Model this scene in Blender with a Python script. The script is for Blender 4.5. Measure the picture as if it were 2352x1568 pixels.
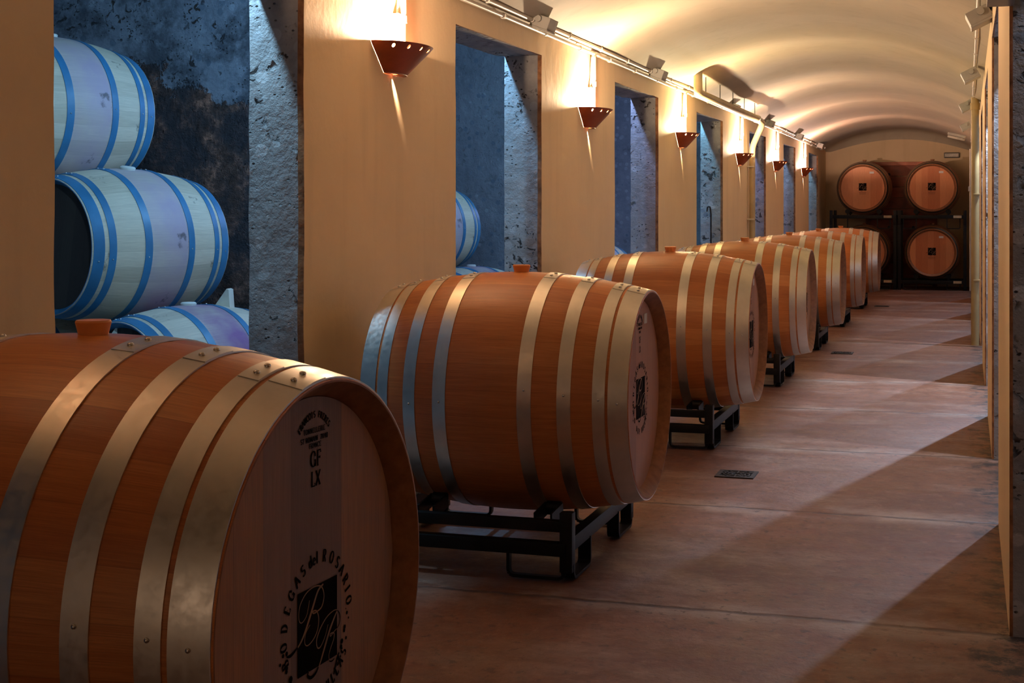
import bpy, bmesh, math, random
from mathutils import Vector, Matrix, noise as mnoise
R = math.radians
PI = math.pi
rnd = random.Random(7)
scn = bpy.context.scene
for o in list(bpy.data.objects): bpy.data.objects.remove(o, do_unlink=True)
C = scn.collection

# ------------------------------------------------------------------ camera
TH = math.atan(1046/3300.0)
CAMH = 1.03
cd = bpy.data.cameras.new('camera'); cam = bpy.data.objects.new('camera', cd); C.objects.link(cam)
cam.location = (0, 0, CAMH); cam.rotation_euler = (R(90), 0, TH)
cd.lens = 3300/2352*36; cd.sensor_width = 36; cd.sensor_fit = 'HORIZONTAL'
cd.shift_y = -301/2352; cd.clip_start = 0.02; cd.clip_end = 100
scn.camera = cam
# ------------------------------------------------------------------ world, exposure
w = bpy.data.worlds.new('world'); scn.world = w; w.use_nodes = True
w.node_tree.nodes['Background'].inputs[0].default_value = (0.5, 0.4, 0.35, 1)
w.node_tree.nodes['Background'].inputs[1].default_value = 0.02
scn.view_settings.view_transform = 'Standard'; scn.view_settings.look = 'None'
scn.view_settings.gamma = 1; scn.view_settings.use_curve_mapping = False
scn.view_settings.exposure = 0.38
# ------------------------------------------------------------------ lights
XL, XR = -1.871, 0.097          # the corridor's two wall faces
WT = 0.18                       # thickness of both walls
WTOP = 1.86                     # where the vault springs
RISE = 0.27
YEND = 20.3; YBACK = -3.0
OPT = 1.745                     # top of the openings
LOPEN = [(0.05, 1.33), (2.647, 3.866), (5.188, 6.353), (7.796, 8.98), (10.33, 11.5), (12.98, 14.08), (15.5, 16.6), (18.05, 19.2)]
ROPEN = [(-0.2, 1.08), (2.38, 3.68), (4.98, 6.28), (7.58, 8.88), (10.18, 11.48), (12.78, 14.08), (15.38, 16.68), (17.98, 19.2)]

def area_light(name, loc, target, sx, sy, power, col, spread=None):
    l = bpy.data.lights.new(name, 'AREA'); l.shape = 'RECTANGLE'; l.size = sx; l.size_y = sy
    l.energy = power; l.color = col
    if spread: l.spread = R(spread)
    o = bpy.data.objects.new(name, l); C.objects.link(o); o.location = loc
    o.rotation_euler = (Vector(target)-Vector(loc)).to_track_quat('-Z', 'Y').to_euler()
    return o
def point_light(name, loc, rad, power, col):
    l = bpy.data.lights.new(name, 'POINT'); l.shadow_soft_size = rad; l.energy = power; l.color = col
    o = bpy.data.objects.new(name, l); C.objects.link(o); o.location = loc; return o

# cold lamps of the two side galleries, fixed above the openings on the gallery side
LCOL = [(.36, .68, 1), (.36, .68, 1), (.26, .58, 1), (.34, .48, 1), (.24, .66, 1), (.42, .48, 1), (.34, .6, 1), (.30, .68, 1)]
for k, (a, b) in enumerate(LOPEN):
    point_light('gallery_bulb', (XL-WT-0.13, b-0.16, 2.07), 0.02, [6, 50, 44, 34, 40, 38, 32, 32][k], LCOL[k])
RPOW = [0, 8, 85, 210, 95, 75, 48, 16]
for k, (a, b) in enumerate(ROPEN):
    if RPOW[k]: point_light('gallery_bulb', (XR+WT+0.12, b-0.13, 1.91), 0.012, RPOW[k], (.62, .75, 1))
# added warm fill panel behind the camera, stands for no known lamp
area_light('rear_fill_light', (-.9, YBACK+.1, 1.2), (-.9, 5, .8), 1.7, 1.6, 3.5, (1, .70, .50))
# sconce lights: (y of centre, rim height, light colour, power)
SCON = [(1.95, 1.59, (1, .64, .42), 12), (4.56, 1.59, (1, .67, .44), 56), (7.20, 1.552, (1, .71, .44), 56),
        (9.73, 1.556, (1, .75, .40), 56), (12.36, 1.516, (1, .73, .50), 54), (14.80, 1.53, (1, .66, .48), 54), (17.40, 1.535, (1, .62, .48), 54)]

# ------------------------------------------------------------------ helpers
def tag(o, label=None, cat=None, group=None, kind=None):
    if label: o['label'] = label
    if cat: o['category'] = cat
    if group: o['group'] = group
    if kind: o['kind'] = kind
    return o
def obj(name, bm, mats, parent=None, smooth=True, kind=None):
    me = bpy.data.meshes.new(name)
    bmesh.ops.recalc_face_normals(bm, faces=bm.faces[:])
    bm.to_mesh(me); bm.free()
    if not isinstance(mats, (list, tuple)): mats = [mats]
    for m in mats: me.materials.append(m)
    if smooth:
        for p in me.polygons: p.use_smooth = True
        try: me.set_sharp_from_angle(angle=R(38))
        except Exception: pass
    o = bpy.data.objects.new(name, me); C.objects.link(o)
    if parent: o.parent = parent
    if kind: o['kind'] = kind
    return o
def struct(name, bm, mats, smooth=False): return obj(name, bm, mats, None, smooth, 'structure')
def empty(name, loc=(0, 0, 0), rz=0, **kw):
    o = bpy.data.objects.new(name, None); C.objects.link(o); o.location = loc; o.rotation_euler = (0, 0, rz)
    o.empty_display_size = .05
    return tag(o, **kw)
def copy_tree(o, parent=None):
    c = o.copy(); C.objects.link(c); c.parent = parent
    for ch in list(o.children): copy_tree(ch, c)
    return c
def BM(): return bmesh.new()
def box(bm, c, s, rot=None, mi=0, bev=0):
    m = Matrix.Translation(Vector(c))
    if rot is not None: m = m @ rot.to_4x4()
    m = m @ Matrix.Diagonal((s[0], s[1], s[2], 1))
    g = bmesh.ops.create_cube(bm, size=1, matrix=m)
    fs = set(f for v in g['verts'] for f in v.link_faces)
    for f in fs: f.material_index = mi
    if bev:
        es = list(set(e for v in g['verts'] for e in v.link_edges))
        bmesh.ops.bevel(bm, geom=es, offset=bev, segments=2, profile=.6, affect='EDGES')
def bar(bm, a, b, wd, ht, up=(0, 0, 1), bev=0.002):
    a = Vector(a); b = Vector(b); d = (b-a); L = d.length; d.normalize()
    u = Vector(up); s = d.cross(u).normalized(); u = s.cross(d)
    rot = Matrix((d, s, u)).transposed()
    box(bm, (a+b)/2, (L, wd, ht), rot, bev=bev)
def tube(bm, pts, rad, seg=12, cap=True, mi=0):
    pts = [Vector(p) for p in pts]; rings = []
    n = len(pts); rr = rad if isinstance(rad, (list, tuple)) else [rad]*n
    prev = None
    for i, p in enumerate(pts):
        t = (pts[min(i+1, n-1)]-pts[max(i-1, 0)]).normalized()
        if prev is None:
            a = Vector((0, 0, 1)) if abs(t.z) < .9 else Vector((1, 0, 0)); nx = t.cross(a).normalized()
        else:
            nx = prev-t*prev.dot(t); nx.normalize()
        prev = nx; ny = t.cross(nx)
        rings.append([bm.verts.new(p+(nx*math.cos(2*PI*k/seg)+ny*math.sin(2*PI*k/seg))*rr[i]) for k in range(seg)])
    for i in range(n-1):
        for k in range(seg):
            f = bm.faces.new((rings[i][k], rings[i][(k+1) % seg], rings[i+1][(k+1) % seg], rings[i+1][k])); f.material_index = mi
    if cap:
        for r in (rings[0], rings[-1]):
            f = bm.faces.new(r); f.material_index = mi
def rounded(pts, rad, n=6):
    pts = [Vector(p) for p in pts]; out = [pts[0]]
    for i in range(1, len(pts)-1):
        a, b, c = pts[i-1], pts[i], pts[i+1]
        r = min(rad, (a-b).length*.49, (c-b).length*.49)
        p = b+(a-b).normalized()*r; q = b+(c-b).normalized()*r
        for k in range(n+1):
            t = k/n; out.append(p*(1-t)**2+b*2*t*(1-t)+q*t*t)
    out.append(pts[-1]); return out
def ball(bm, c, r, sc=(1, 1, 1), u=10, v=7):
    bmesh.ops.create_uvsphere(bm, u_segments=u, v_segments=v, radius=r, matrix=Matrix.Translation(Vector(c)) @ Matrix.Diagonal((*sc, 1)))
def cyl(bm, a, b, r, seg=16): tube(bm, [a, b], r, seg)

# ------------------------------------------------------------------ materials
class NT:
    def __init__(s, name):
        s.m = bpy.data.materials.new(name); s.m.use_nodes = True
        s.t = s.m.node_tree; s.b = s.t.nodes['Principled BSDF']
    def n(s, typ, ins=None, **kw):
        nd = s.t.nodes.new(typ)
        for k, v in kw.items(): setattr(nd, k, v)
        for k, v in (ins or {}).items():
            if hasattr(v, 'links') or isinstance(v, bpy.types.NodeSocket): s.t.links.new(v, nd.inputs[k])
            else: nd.inputs[k].default_value = v
        return nd
    def set(s, k, v):
        if isinstance(v, bpy.types.NodeSocket): s.t.links.new(v, s.b.inputs[k])
        else: s.b.inputs[k].default_value = v
    def coord(s, which='Object', scale=(1, 1, 1)):
        tc = s.n('ShaderNodeTexCoord'); mp = s.n('ShaderNodeMapping', {'Vector': tc.outputs[which], 'Scale': scale})
        return mp.outputs[0]
    def noise(s, vec, scale, detail=4, rough=.55, dist=0):
        return s.n('ShaderNodeTexNoise', {'Vector': vec, 'Scale': scale, 'Detail': detail, 'Roughness': rough, 'Distortion': dist}).outputs['Fac']
    def ramp(s, fac, stops, interp='LINEAR'):
        r = s.n('ShaderNodeValToRGB', {'Fac': fac}); cr = r.color_ramp; cr.interpolation = interp
        while len(cr.elements) < len(stops): cr.elements.new(.5)
        for e, (p, c) in zip(cr.elements, stops):
            e.position = p; e.color = (c, c, c, 1) if isinstance(c, (int, float)) else (*c, 1)
        return r.outputs[0]
    def mix(s, f, a, b, mode='MIX'):
        nd = s.n('ShaderNodeMix', data_type='RGBA', blend_type=mode)
        for i, v in ((0, f), (6, a), (7, b)):
            if isinstance(v, bpy.types.NodeSocket): s.t.links.new(v, nd.inputs[i])
            elif i == 0: nd.inputs[0].default_value = v
            else: nd.inputs[i].default_value = (*v, 1) if len(v) == 3 else v
        return nd.outputs[2]
    def math(s, op, a, b=0.0, c=None):
        nd = s.n('ShaderNodeMath', operation=op)
        for i, v in enumerate((a, b) if c is None else (a, b, c)):
            if isinstance(v, bpy.types.NodeSocket): s.t.links.new(v, nd.inputs[i])
            else: nd.inputs[i].default_value = v
        return nd.outputs[0]
    def bump(s, h, strength=.3, dist=.01):
        b = s.n('ShaderNodeBump', {'Height': h, 'Strength': strength, 'Distance': dist}); s.t.links.new(b.outputs[0], s.b.inputs['Normal'])

def plain(name, col, rough=.5, metal=0, nscale=0, var=.25, bump=0):
    t = NT(name); t.set('Roughness', rough); t.set('Metallic', metal)
    v = t.coord(); n = t.noise(v, nscale or 20, 4)
    lo = tuple(c*(1-var) for c in col); hi = tuple(min(1, c*(1+var)) for c in col)
    t.set('Base Color', t.ramp(n, [(.3, lo), (.7, hi)]))
    if bump: t.bump(n, bump, .004)
    return t.m

def plaster(name, a, b, streak=.1):
    t = NT(name); v = t.coord()
    n1 = t.noise(v, 1.3, 5, .6); n2 = t.noise(t.coord('Object', (3, 3, .35)), 3, 3); n3 = t.noise(v, 60, 4, .7); n4 = t.noise(v, 7, 4)
    col = t.ramp(n1, [(.3, a), (.7, b)])
    col = t.mix(t.ramp(n2, [(.55, 0), (.85, streak*4)]), col, tuple(c*.75 for c in a))
    col = t.mix(t.ramp(t.noise(v, 26, 5, .7), [(.70, 0), (.76, .5)]), col, tuple(c*.6 for c in a))
    t.set('Base Color', col); t.set('Roughness', .75)
    h = t.math('ADD', t.math('MULTIPLY', n3, .25), t.math('ADD', n4, t.math('MULTIPLY', n1, 3)))
    t.bump(h, .35, .006); return t.m
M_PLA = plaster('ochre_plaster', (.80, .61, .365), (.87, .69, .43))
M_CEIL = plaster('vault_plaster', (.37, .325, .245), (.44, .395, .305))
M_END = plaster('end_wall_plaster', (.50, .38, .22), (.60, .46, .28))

def concrete(name, base, light, pits=1.0, peel=None):
    t = NT(name); v = t.coord()
    n1 = t.noise(v, 2.2, 6, .65); n2 = t.noise(v, 14, 6, .7)
    col = t.ramp(t.math('ADD', t.math('MULTIPLY', n1, .6), t.math('MULTIPLY', n2, .4)), [(.35, base), (.65, light)])
    vo = t.n('ShaderNodeTexVoronoi', {'Vector': v, 'Scale': 16.0, 'Randomness': 1.0})
    chip = t.math('MULTIPLY', t.ramp(vo.outputs['Distance'], [(.30, 1), (.36, 0)]), t.ramp(t.n('ShaderNodeSeparateColor', {'Color': vo.outputs['Color']}).outputs[0], [(.42, 0), (.45, 1)], 'CONSTANT'))
    chipc = t.mix(t.n('ShaderNodeSeparateColor', {'Color': vo.outputs['Color']}).outputs[1], (.10, .14, .19), tuple(min(1, c*1.35) for c in light))
    col = t.mix(t.math('MULTIPLY', chip, .65), col, chipc)
    vd = t.n('ShaderNodeMapping', {'Vector': v, 'Scale': (1, 1, 1.5)}).outputs[0]
    hv = t.n('ShaderNodeTexVoronoi', {'Vector': vd, 'Scale': 38.0}).outputs['Distance']
    hole = t.math('MULTIPLY', t.ramp(hv, [(.14, 1), (.22, 0)]), t.ramp(t.noise(v, 7, 3), [(.51, 0), (.59, 1)]))
    gash = t.math('MULTIPLY', t.ramp(t.noise(v, 24, 5, .6, .8), [(.575, 0), (.61, 1)]), t.ramp(t.noise(v, 5.1, 3), [(.50, 0), (.56, 1)]))
    hole = t.math('MAXIMUM', hole, gash)
    hole = t.math('MULTIPLY', hole, pits)
    col = t.mix(hole, col, (.045, .034, .028))
    if peel:
        sx = t.n('ShaderNodeSeparateXYZ', {'Vector': v})
        zz = t.math('ADD', sx.outputs[2], t.math('MULTIPLY', t.math('SUBTRACT', t.noise(v, 2.6, 6, .7), .5), 1.1))
        zz = t.math('ADD', zz, t.math('MULTIPLY', sx.outputs[0], .10))
        pk = t.ramp(t.math('SUBTRACT', zz, peel), [(.0, 1), (.03, 0)])
        pc = t.ramp(t.noise(v, 9, 6, .75), [(.35, (.03, .018, .014)), (.52, (.14, .075, .055)), (.68, (.60, .28, .18))])
        col = t.mix(pk, col, pc)
        st = t.ramp(t.noise(v, 3.4, 6, .7), [(.42, 1), (.56, 0)])
        col = t.mix(t.math('MULTIPLY', st, .75), col, (.03, .035, .045))
        n2 = t.math('ADD', n2, t.math('MULTIPLY', pk, t.math('MULTIPLY', t.noise(v, 9, 6, .75), 3)))
    t.set('Base Color', col); t.set('Roughness', .8)
    t.bump(t.math('SUBTRACT', t.math('ADD', n2, t.math('MULTIPLY', n1, 2)), t.math('MULTIPLY', hole, 1.6)), .7, .012)
    return t.m
M_CON = concrete('rough_concrete', (.26, .25, .24), (.46, .45, .43))
M_GAL = concrete('gallery_plaster', (.17, .18, .20), (.30, .31, .33), .25)
M_PEEL = concrete('peeled_gallery_plaster', (.16, .18, .22), (.34, .37, .42), peel=1.28)
M_BROWN = plain('brown_render_edge', (.34, .15, .06), .85, 0, 35, .45, .6)

def floor_mat():
    t = NT('stained_concrete_floor'); v = t.coord(); sx = t.n('ShaderNodeSeparateXYZ', {'Vector': v})
    vs = t.coord('Object', (.7, 1.3, 1))
    n1 = t.noise(v, 1.1, 6, .62, .3); n2 = t.noise(v, 7, 6, .7); n3 = t.noise(v, 45, 5, .75); ns = t.noise(vs, 2.4, 6, .68)
    col = t.ramp(n1, [(.28, (.128, .045, .020)), (.5, (.190, .074, .036)), (.72, (.265, .120, .068))])
    col = t.mix(t.ramp(n2, [(.3, .55), (.6, 0)]), col, (.12, .050, .028))
    col = t.mix(t.ramp(ns, [(.50, 0), (.68, .65)]), col, (.32, .21, .15))
    col = t.mix(t.ramp(t.noise(v, 19, 6, .75), [(.35, .55), (.60, 0)]), col, (.10, .040, .024))
    col = t.mix(t.ramp(t.noise(v, 15, 6, .8), [(.55, 0), (.72, .5)]), col, (.36, .21, .14))
    # joints every 1.3 m
    wob = t.math('MULTIPLY', t.math('SUBTRACT', t.noise(v, 6, 4), .5), .05)
    yy = t.math('ADD', t.math('ADD', sx.outputs[1], wob), -3.68+130-.65)
    fr = t.math('ABSOLUTE', t.math('SUBTRACT', t.math('MODULO', yy, 1.3), .65))
    brk = t.ramp(t.noise(v, 3, 3), [(.36, .15), (.5, 1)])
    jn = t.math('MULTIPLY', t.ramp(fr, [(.0, 1), (.006, .9), (.016, 0)]), brk)
    near = t.ramp(fr, [(.0, 1), (.14, 0)])
    grey = t.math('MULTIPLY', near, t.ramp(t.noise(vs, 4.5, 6, .7), [(.42, 0), (.62, .85)]))
    col = t.mix(grey, col, (.36, .28, .22))
    col = t.mix(t.math('MULTIPLY', jn, .85), col, (.06, .032, .022))
    sp = t.ramp(t.noise(t.coord('Object', (1, .9, 1)), 30, 4, .62), [(.585, 0), (.65, .9)])
    col = t.mix(t.math('MULTIPLY', sp, t.ramp(n1, [(.4, .2), (.6, 1)])), col, (.07, .035, .025))
    # damp mould along the right-hand wall
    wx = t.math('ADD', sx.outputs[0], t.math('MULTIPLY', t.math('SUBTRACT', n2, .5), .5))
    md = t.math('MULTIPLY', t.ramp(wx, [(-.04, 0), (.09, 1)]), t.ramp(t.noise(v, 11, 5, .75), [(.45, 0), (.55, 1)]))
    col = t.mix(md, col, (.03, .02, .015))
    t.set('Base Color', col); t.set('Roughness', t.ramp(n2, [(.3, .42), (.7, .7)]))
    h = t.math('SUBTRACT', t.math('ADD', n2, t.math('MULTIPLY', n3, .5)), t.math('MULTIPLY', jn, 1.5))
    t.bump(h, .45, .008); return t.m
M_FLOOR = floor_mat()

NST = 30
def wood(name, c1, c2, c3, rough, head=False, stain=None, spots=0.0):
    t = NT(name); tc = t.n('ShaderNodeTexCoord'); oi = t.n('ShaderNodeObjectInfo').outputs['Random']
    uv = t.n('ShaderNodeSeparateXYZ', {'Vector': tc.outputs['UV']})
    sid = t.math('FLOOR', uv.outputs[0])
    idv = t.math('ADD', t.math('MULTIPLY', sid, 1.37), t.math('MULTIPLY', oi, 91.0))
    wn = t.n('ShaderNodeTexWhiteNoise', {'W': idv}, noise_dimensions='1D').outputs['Value']
    off = t.n('ShaderNodeCombineXYZ', {'X': t.math('MULTIPLY', wn, 37.0), 'Y': t.math('MULTIPLY', oi, 17.0), 'Z': 0.0})
    gv = t.n('ShaderNodeVectorMath', {0: tc.outputs['UV'], 1: off.outputs[0]}, operation='ADD').outputs[0]
    g1 = t.noise(t.n('ShaderNodeMapping', {'Vector': gv, 'Scale': (3.2, 2.2, 1)}).outputs[0], 2.0, 6, .6, .35)
    g2 = t.noise(t.n('ShaderNodeMapping', {'Vector': gv, 'Scale': (22, 5, 1)}).outputs[0], 2.0, 4, .65)
    col = t.ramp(t.math('ADD', t.math('MULTIPLY', wn, .70 if head else .42), t.math('MULTIPLY', g1, .30 if head else .58)), [(.25, c1), (.5, c2), (.78, c3)])
    col = t.mix(t.ramp(g2, [(.35, .42), (.62, 0)]), col, tuple(c*.55 for c in c1))
    fr = t.math('ABSOLUTE', t.math('SUBTRACT', t.math('FRACT', uv.outputs[0]), .5))
    col = t.mix(t.ramp(fr, [(.485, 0), (.498, .38)]), col, tuple(c*.35 for c in c1))
    if stain:
        # wine spilled round the bung, a band between the middle hoops
        bd = t.ramp(t.math('ABSOLUTE', uv.outputs[1]), [(.09, 1), (.15, 0)])
        sm = t.math('MULTIPLY', bd, t.ramp(t.noise(tc.outputs['Object'], 3.5, 4), [(.3, .35), (.6, 1)]))
        col = t.mix(sm, col, stain)
    if spots:
        sp = t.ramp(t.noise(tc.outputs['Object'], 8, 5, .6), [(.66, 0), (.72, spots)])
        col = t.mix(sp, col, (.04, .035, .03))
    t.set('Base Color', col); t.set('Roughness', rough)
    t.bump(t.math('ADD', g2, g1), .12, .003); return t.m
M_OAK = wood('barrel_oak', (.48, .14, .034), (.61, .205, .052), (.74, .295, .088), .36)
M_HEAD = wood('barrel_head_oak', (.24, .145, .105), (.36, .215, .150), (.48, .235, .105), .5, True)
M_HEADR = wood('row_barrel_head_oak', (.30, .115, .038), (.38, .155, .055), (.46, .20, .078), .5, True)
M_HEADB = wood('end_barrel_head_oak', (.50, .15, .045), (.60, .21, .07), (.68, .27, .10), .5, True)
M_CHIME = plain('chime_end_oak', (.27, .115, .048), .6, 0, 40, .25)
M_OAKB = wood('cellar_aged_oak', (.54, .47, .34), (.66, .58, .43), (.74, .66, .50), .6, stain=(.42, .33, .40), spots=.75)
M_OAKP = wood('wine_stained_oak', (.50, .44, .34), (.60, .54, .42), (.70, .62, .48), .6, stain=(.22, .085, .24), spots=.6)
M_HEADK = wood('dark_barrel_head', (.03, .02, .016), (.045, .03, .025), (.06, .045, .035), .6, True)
def galv(name, col, rough):
    t = NT(name); v = t.coord(); n = t.noise(v, 9, 5, .6); n2 = t.noise(v, 70, 3)
    t.set('Metallic', 1.0); t.set('Base Color', t.ramp(n, [(.3, tuple(c*.82 for c in col)), (.7, col)]))
    t.set('Roughness', t.ramp(n2, [(.3, rough-.06), (.7, rough+.1)])); t.bump(n, .08, .002); return t.m
M_HOOP = galv('galvanised_hoop', (.76, .73, .66), .36)
M_HOOPB = plain('cellar_hoop_painted_blue_light', (.03, .17, .33), .45, 0, 9, .2)  # galvanised hoop with the reflected blue gallery light painted into its colour
M_RIVET = galv('hoop_rivet_steel', (.7, .68, .64), .28)
M_BUNG = plain('orange_silicone_bung', (.80, .30, .085), .45, 0, 12, .1)
M_BUNGW = plain('white_silicone_bung', (.7, .72, .66), .5, 0, 12, .1)
M_INK = plain('burnt_stamp_ink', (.006, .004, .004), .95, 0, 30, .3); M_INK.node_tree.nodes['Principled BSDF'].inputs['Specular IOR Level'].default_value = .05
M_GILT = plain('bare_oak_monogram', (.30, .17, .085), .6, 0, 30, .2)
M_RACK = plain('black_painted_steel', (.006, .006, .006), .5, 0, 12, .5)
M_RACK.node_tree.nodes['Principled BSDF'].inputs['Specular IOR Level'].default_value = .25
M_SHADE = plain('terracotta_copper_shade', (.30, .062, .018), .38, 0, 14, .25)
M_PVC = plain('cream_pvc_conduit', (.55, .50, .42), .4, 0, 10, .1)
M_BOXG = plain('grey_plastic_box', (.36, .35, .31), .5, 0, 10, .12)
M_PIPEO = plain('ochre_down_pipe', (.36, .25, .10), .5, 0, 6, .15)
M_PIPEY = plain('painted_yellow_pipe', (.50, .41, .24), .45, 0, 6, .15)
M_CAST = plain('cast_iron_grate', (.035, .026, .02), .6, .3, 30, .5, .4)
M_PAPER = plain('white_paper_label', (.62, .60, .56), .7, 0, 8, .05)
M_DOOR = plain('red_brown_boards', (.24, .06, .028), .6, 0, 6, .45, .2)
M_WEDGE = plain('pale_wood_wedge', (.62, .60, .50), .7, 0, 12, .15)
M_CLIP = plain('white_clip', (.6, .58, .52), .5)
def emis(name, col, s):
    t = NT(name); t.set('Base Color', (*col, 1)); t.set('Emission Color', (*col, 1)); t.set('Emission Strength', s)
    return t.m
M_BULB = emis('lit_bulb_glass', (1, .85, .62), 12)
M_LENS = plain('lamp_diffuser', (.40, .37, .31), .35)

# ------------------------------------------------------------------ the setting
ZT = [0+OPT*i/36 for i in range(37)]
def wob(seed, z, amp=.005): return amp*mnoise.noise(Vector((seed*3.7, z*6, seed)))+amp*.5*mnoise.noise(Vector((seed*1.7, z*22, 4)))
def build_wall(name, xf, sgn, ops, seed):
    """sgn: direction from the corridor into the wall's thickness"""
    bm = BM(); xe = xf+sgn*(.018 if sgn < 0 else .008); xb = xf+sgn*WT
    V = lambda x, y, z: bm.verts.new((x, y, z))
    def q(a, b, c, d, mi):
        f = bm.faces.new((a, b, c, d)); f.material_index = mi
    edges = [('end', YBACK)]
    for a, b in ops: edges += [('near', a), ('far', b)]
    edges.append(('end', YEND))
    cols = {}
    for i, (kd, y) in enumerate(edges):
        am = 0 if kd == 'end' else .006
        cols[i] = ([V(xf, y+wob(seed+i, z, am), z) for z in ZT], [V(xe, y+wob(seed+i, z, am)+(0.004 if kd == 'near' else -.004)*(am > 0), z) for z in ZT],
                   [V(xb, y+wob(seed+i+50, z, am*1.3), z) for z in ZT])
    n = len(edges)
    for i in range(0, n-1, 2):          # piers: front and back
        for k in range(len(ZT)-1):
            A, B = cols[i], cols[i+1]
            q(A[0][k], B[0][k], B[0][k+1], A[0][k+1], 0)
            q(A[2][k], B[2][k], B[2][k+1], A[2][k+1], 2)
    for i in range(1, n-1):             # jambs
        A = cols[i]
        for k in range(len(ZT)-1):
            q(A[0][k], A[1][k], A[1][k+1], A[0][k+1], 1)
            q(A[1][k], A[2][k], A[2][k+1], A[1][k+1], 2)
    # soffits and everything above
    for i in range(0, n-1):
        ya = edges[i][1]; yb = edges[i+1][1]; m = 10
        is_open = (i % 2 == 1)
        fr = []; ed = []; bk = []; tp = []; tb = []
        for j in range(m+1):
            t = j/m; y = ya+(yb-ya)*t
            if j in (0, m):
                c = cols[i if j == 0 else i+1]; fr.append(c[0][-1]); ed.append(c[1][-1]); bk.append(c[2][-1])
            else:
                dz = .008*mnoise.noise(Vector((y*5, seed, 1))) if is_open else 0
                fr.append(V(xf, y, OPT+dz)); ed.append(V(xe, y, OPT+dz+.003)); bk.append(V(xb, y, OPT+dz*1.5-.01*is_open))
            tp.append(V(xf, y, WTOP+.02)); tb.append(V(xb, y, 2.62))
        for j in range(m):
            q(fr[j], fr[j+1], tp[j+1], tp[j], 0); q(bk[j], bk[j+1], tb[j+1], tb[j], 2)
            if is_open:
                q(fr[j], fr[j+1], ed[j+1], ed[j], 1); q(ed[j], ed[j+1], bk[j+1], bk[j], 2)
    bmesh.ops.remove_doubles(bm, verts=bm.verts[:], dist=.0002)
    return struct(name, bm, [M_PLA, M_BROWN, M_CON], True)
build_wall('wall_left', XL, -1, LOPEN, 1)
build_wall('wall_right', XR, 1, ROPEN, 31)

# vault, slightly rippled along its length, rolling down into the end wall
def vault_z(x, y):
    c = (XL+XR)/2; h = (XR-XL)/2; u = (x-c)/h
    z = WTOP+RISE*(1-abs(u)**2.15)
    rip = (1-u*u)**.5 if abs(u) < 1 else 0
    z += rip*(.014*math.sin(2*PI*(y-4.5)/2.6+.5)+.006*math.sin(2*PI*y/1.07+1)+.004*mnoise.noise(Vector((x*2, y*1.5, 3))))
    e = y-(YEND-.34)
    if e > 0:
        t = min(1, e/.34); z -= (.13*rip+.02)*(1-math.sqrt(max(0, 1-t*t)))
    return z
bm = BM(); NX, NY = 32, 330; grid = []
for j in range(NY+1):
    t = j/NY; y = YBACK+(YEND-YBACK)*t
    if j > NY-8: pass
    grid.append([bm.verts.new((XL+(XR-XL)*i/NX, y, vault_z(XL+(XR-XL)*i/NX, y))) for i in range(NX+1)])
for j in range(NY):
    for i in range(NX): bm.faces.new((grid[j][i], grid[j][i+1], grid[j+1][i+1], grid[j+1][i]))
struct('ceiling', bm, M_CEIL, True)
bm = BM(); box(bm, ((XL+XR)/2, (YBACK+YEND)/2, -.05), (XR-XL+2*WT, YEND-YBACK, .1)); struct('floor', bm, M_FLOOR)
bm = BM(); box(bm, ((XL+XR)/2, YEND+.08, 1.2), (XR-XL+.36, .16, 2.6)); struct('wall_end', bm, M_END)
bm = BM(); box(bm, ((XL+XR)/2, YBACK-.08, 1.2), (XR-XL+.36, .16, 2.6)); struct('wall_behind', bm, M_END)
# galleries left and right
GX = -5.6
bm = BM(); box(bm, ((XL-WT+GX)/2, 9, -.18), (abs(GX-XL+WT), 26, .12)); struct('floor_left_gallery', bm, M_GAL)
bm = BM(); box(bm, ((XL-WT+GX)/2, 9, 2.66), (abs(GX-XL+WT), 26, .08)); struct('ceiling_left_gallery', bm, M_GAL)
bm = BM(); box(bm, (GX-.1, 9, 1.25), (.2, 26, 2.8)); struct('wall_left_gallery', bm, M_GAL)
for i, y in enumerate([-2.4, 2.1, 7.0, 11.7, 16.3, 21.3]):
    xr_ = XL-WT-.03 if i in (0, 5) else -3.22
    bm = BM(); box(bm, ((xr_+GX)/2, y+.1, 1.25), (xr_-GX, .2, 2.76))
    struct('wall_left_cross_%d' % (i+1), bm, M_PEEL if i == 2 else M_GAL)
GR = 1.9
bm = BM(); box(bm, ((XR+WT+GR)/2, 9, -.05), (GR-XR-WT, 26, .1)); struct('floor_right_gallery', bm, M_FLOOR)
bm = BM(); box(bm, ((XR+WT+GR)/2, 9, 2.66), (GR-XR-WT, 26, .08)); struct('ceiling_right_gallery', bm, M_GAL)
bm = BM(); box(bm, (GR+.1, 9, 1.25), (.2, 26, 2.8)); struct('wall_right_gallery', bm, M_GAL)

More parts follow.
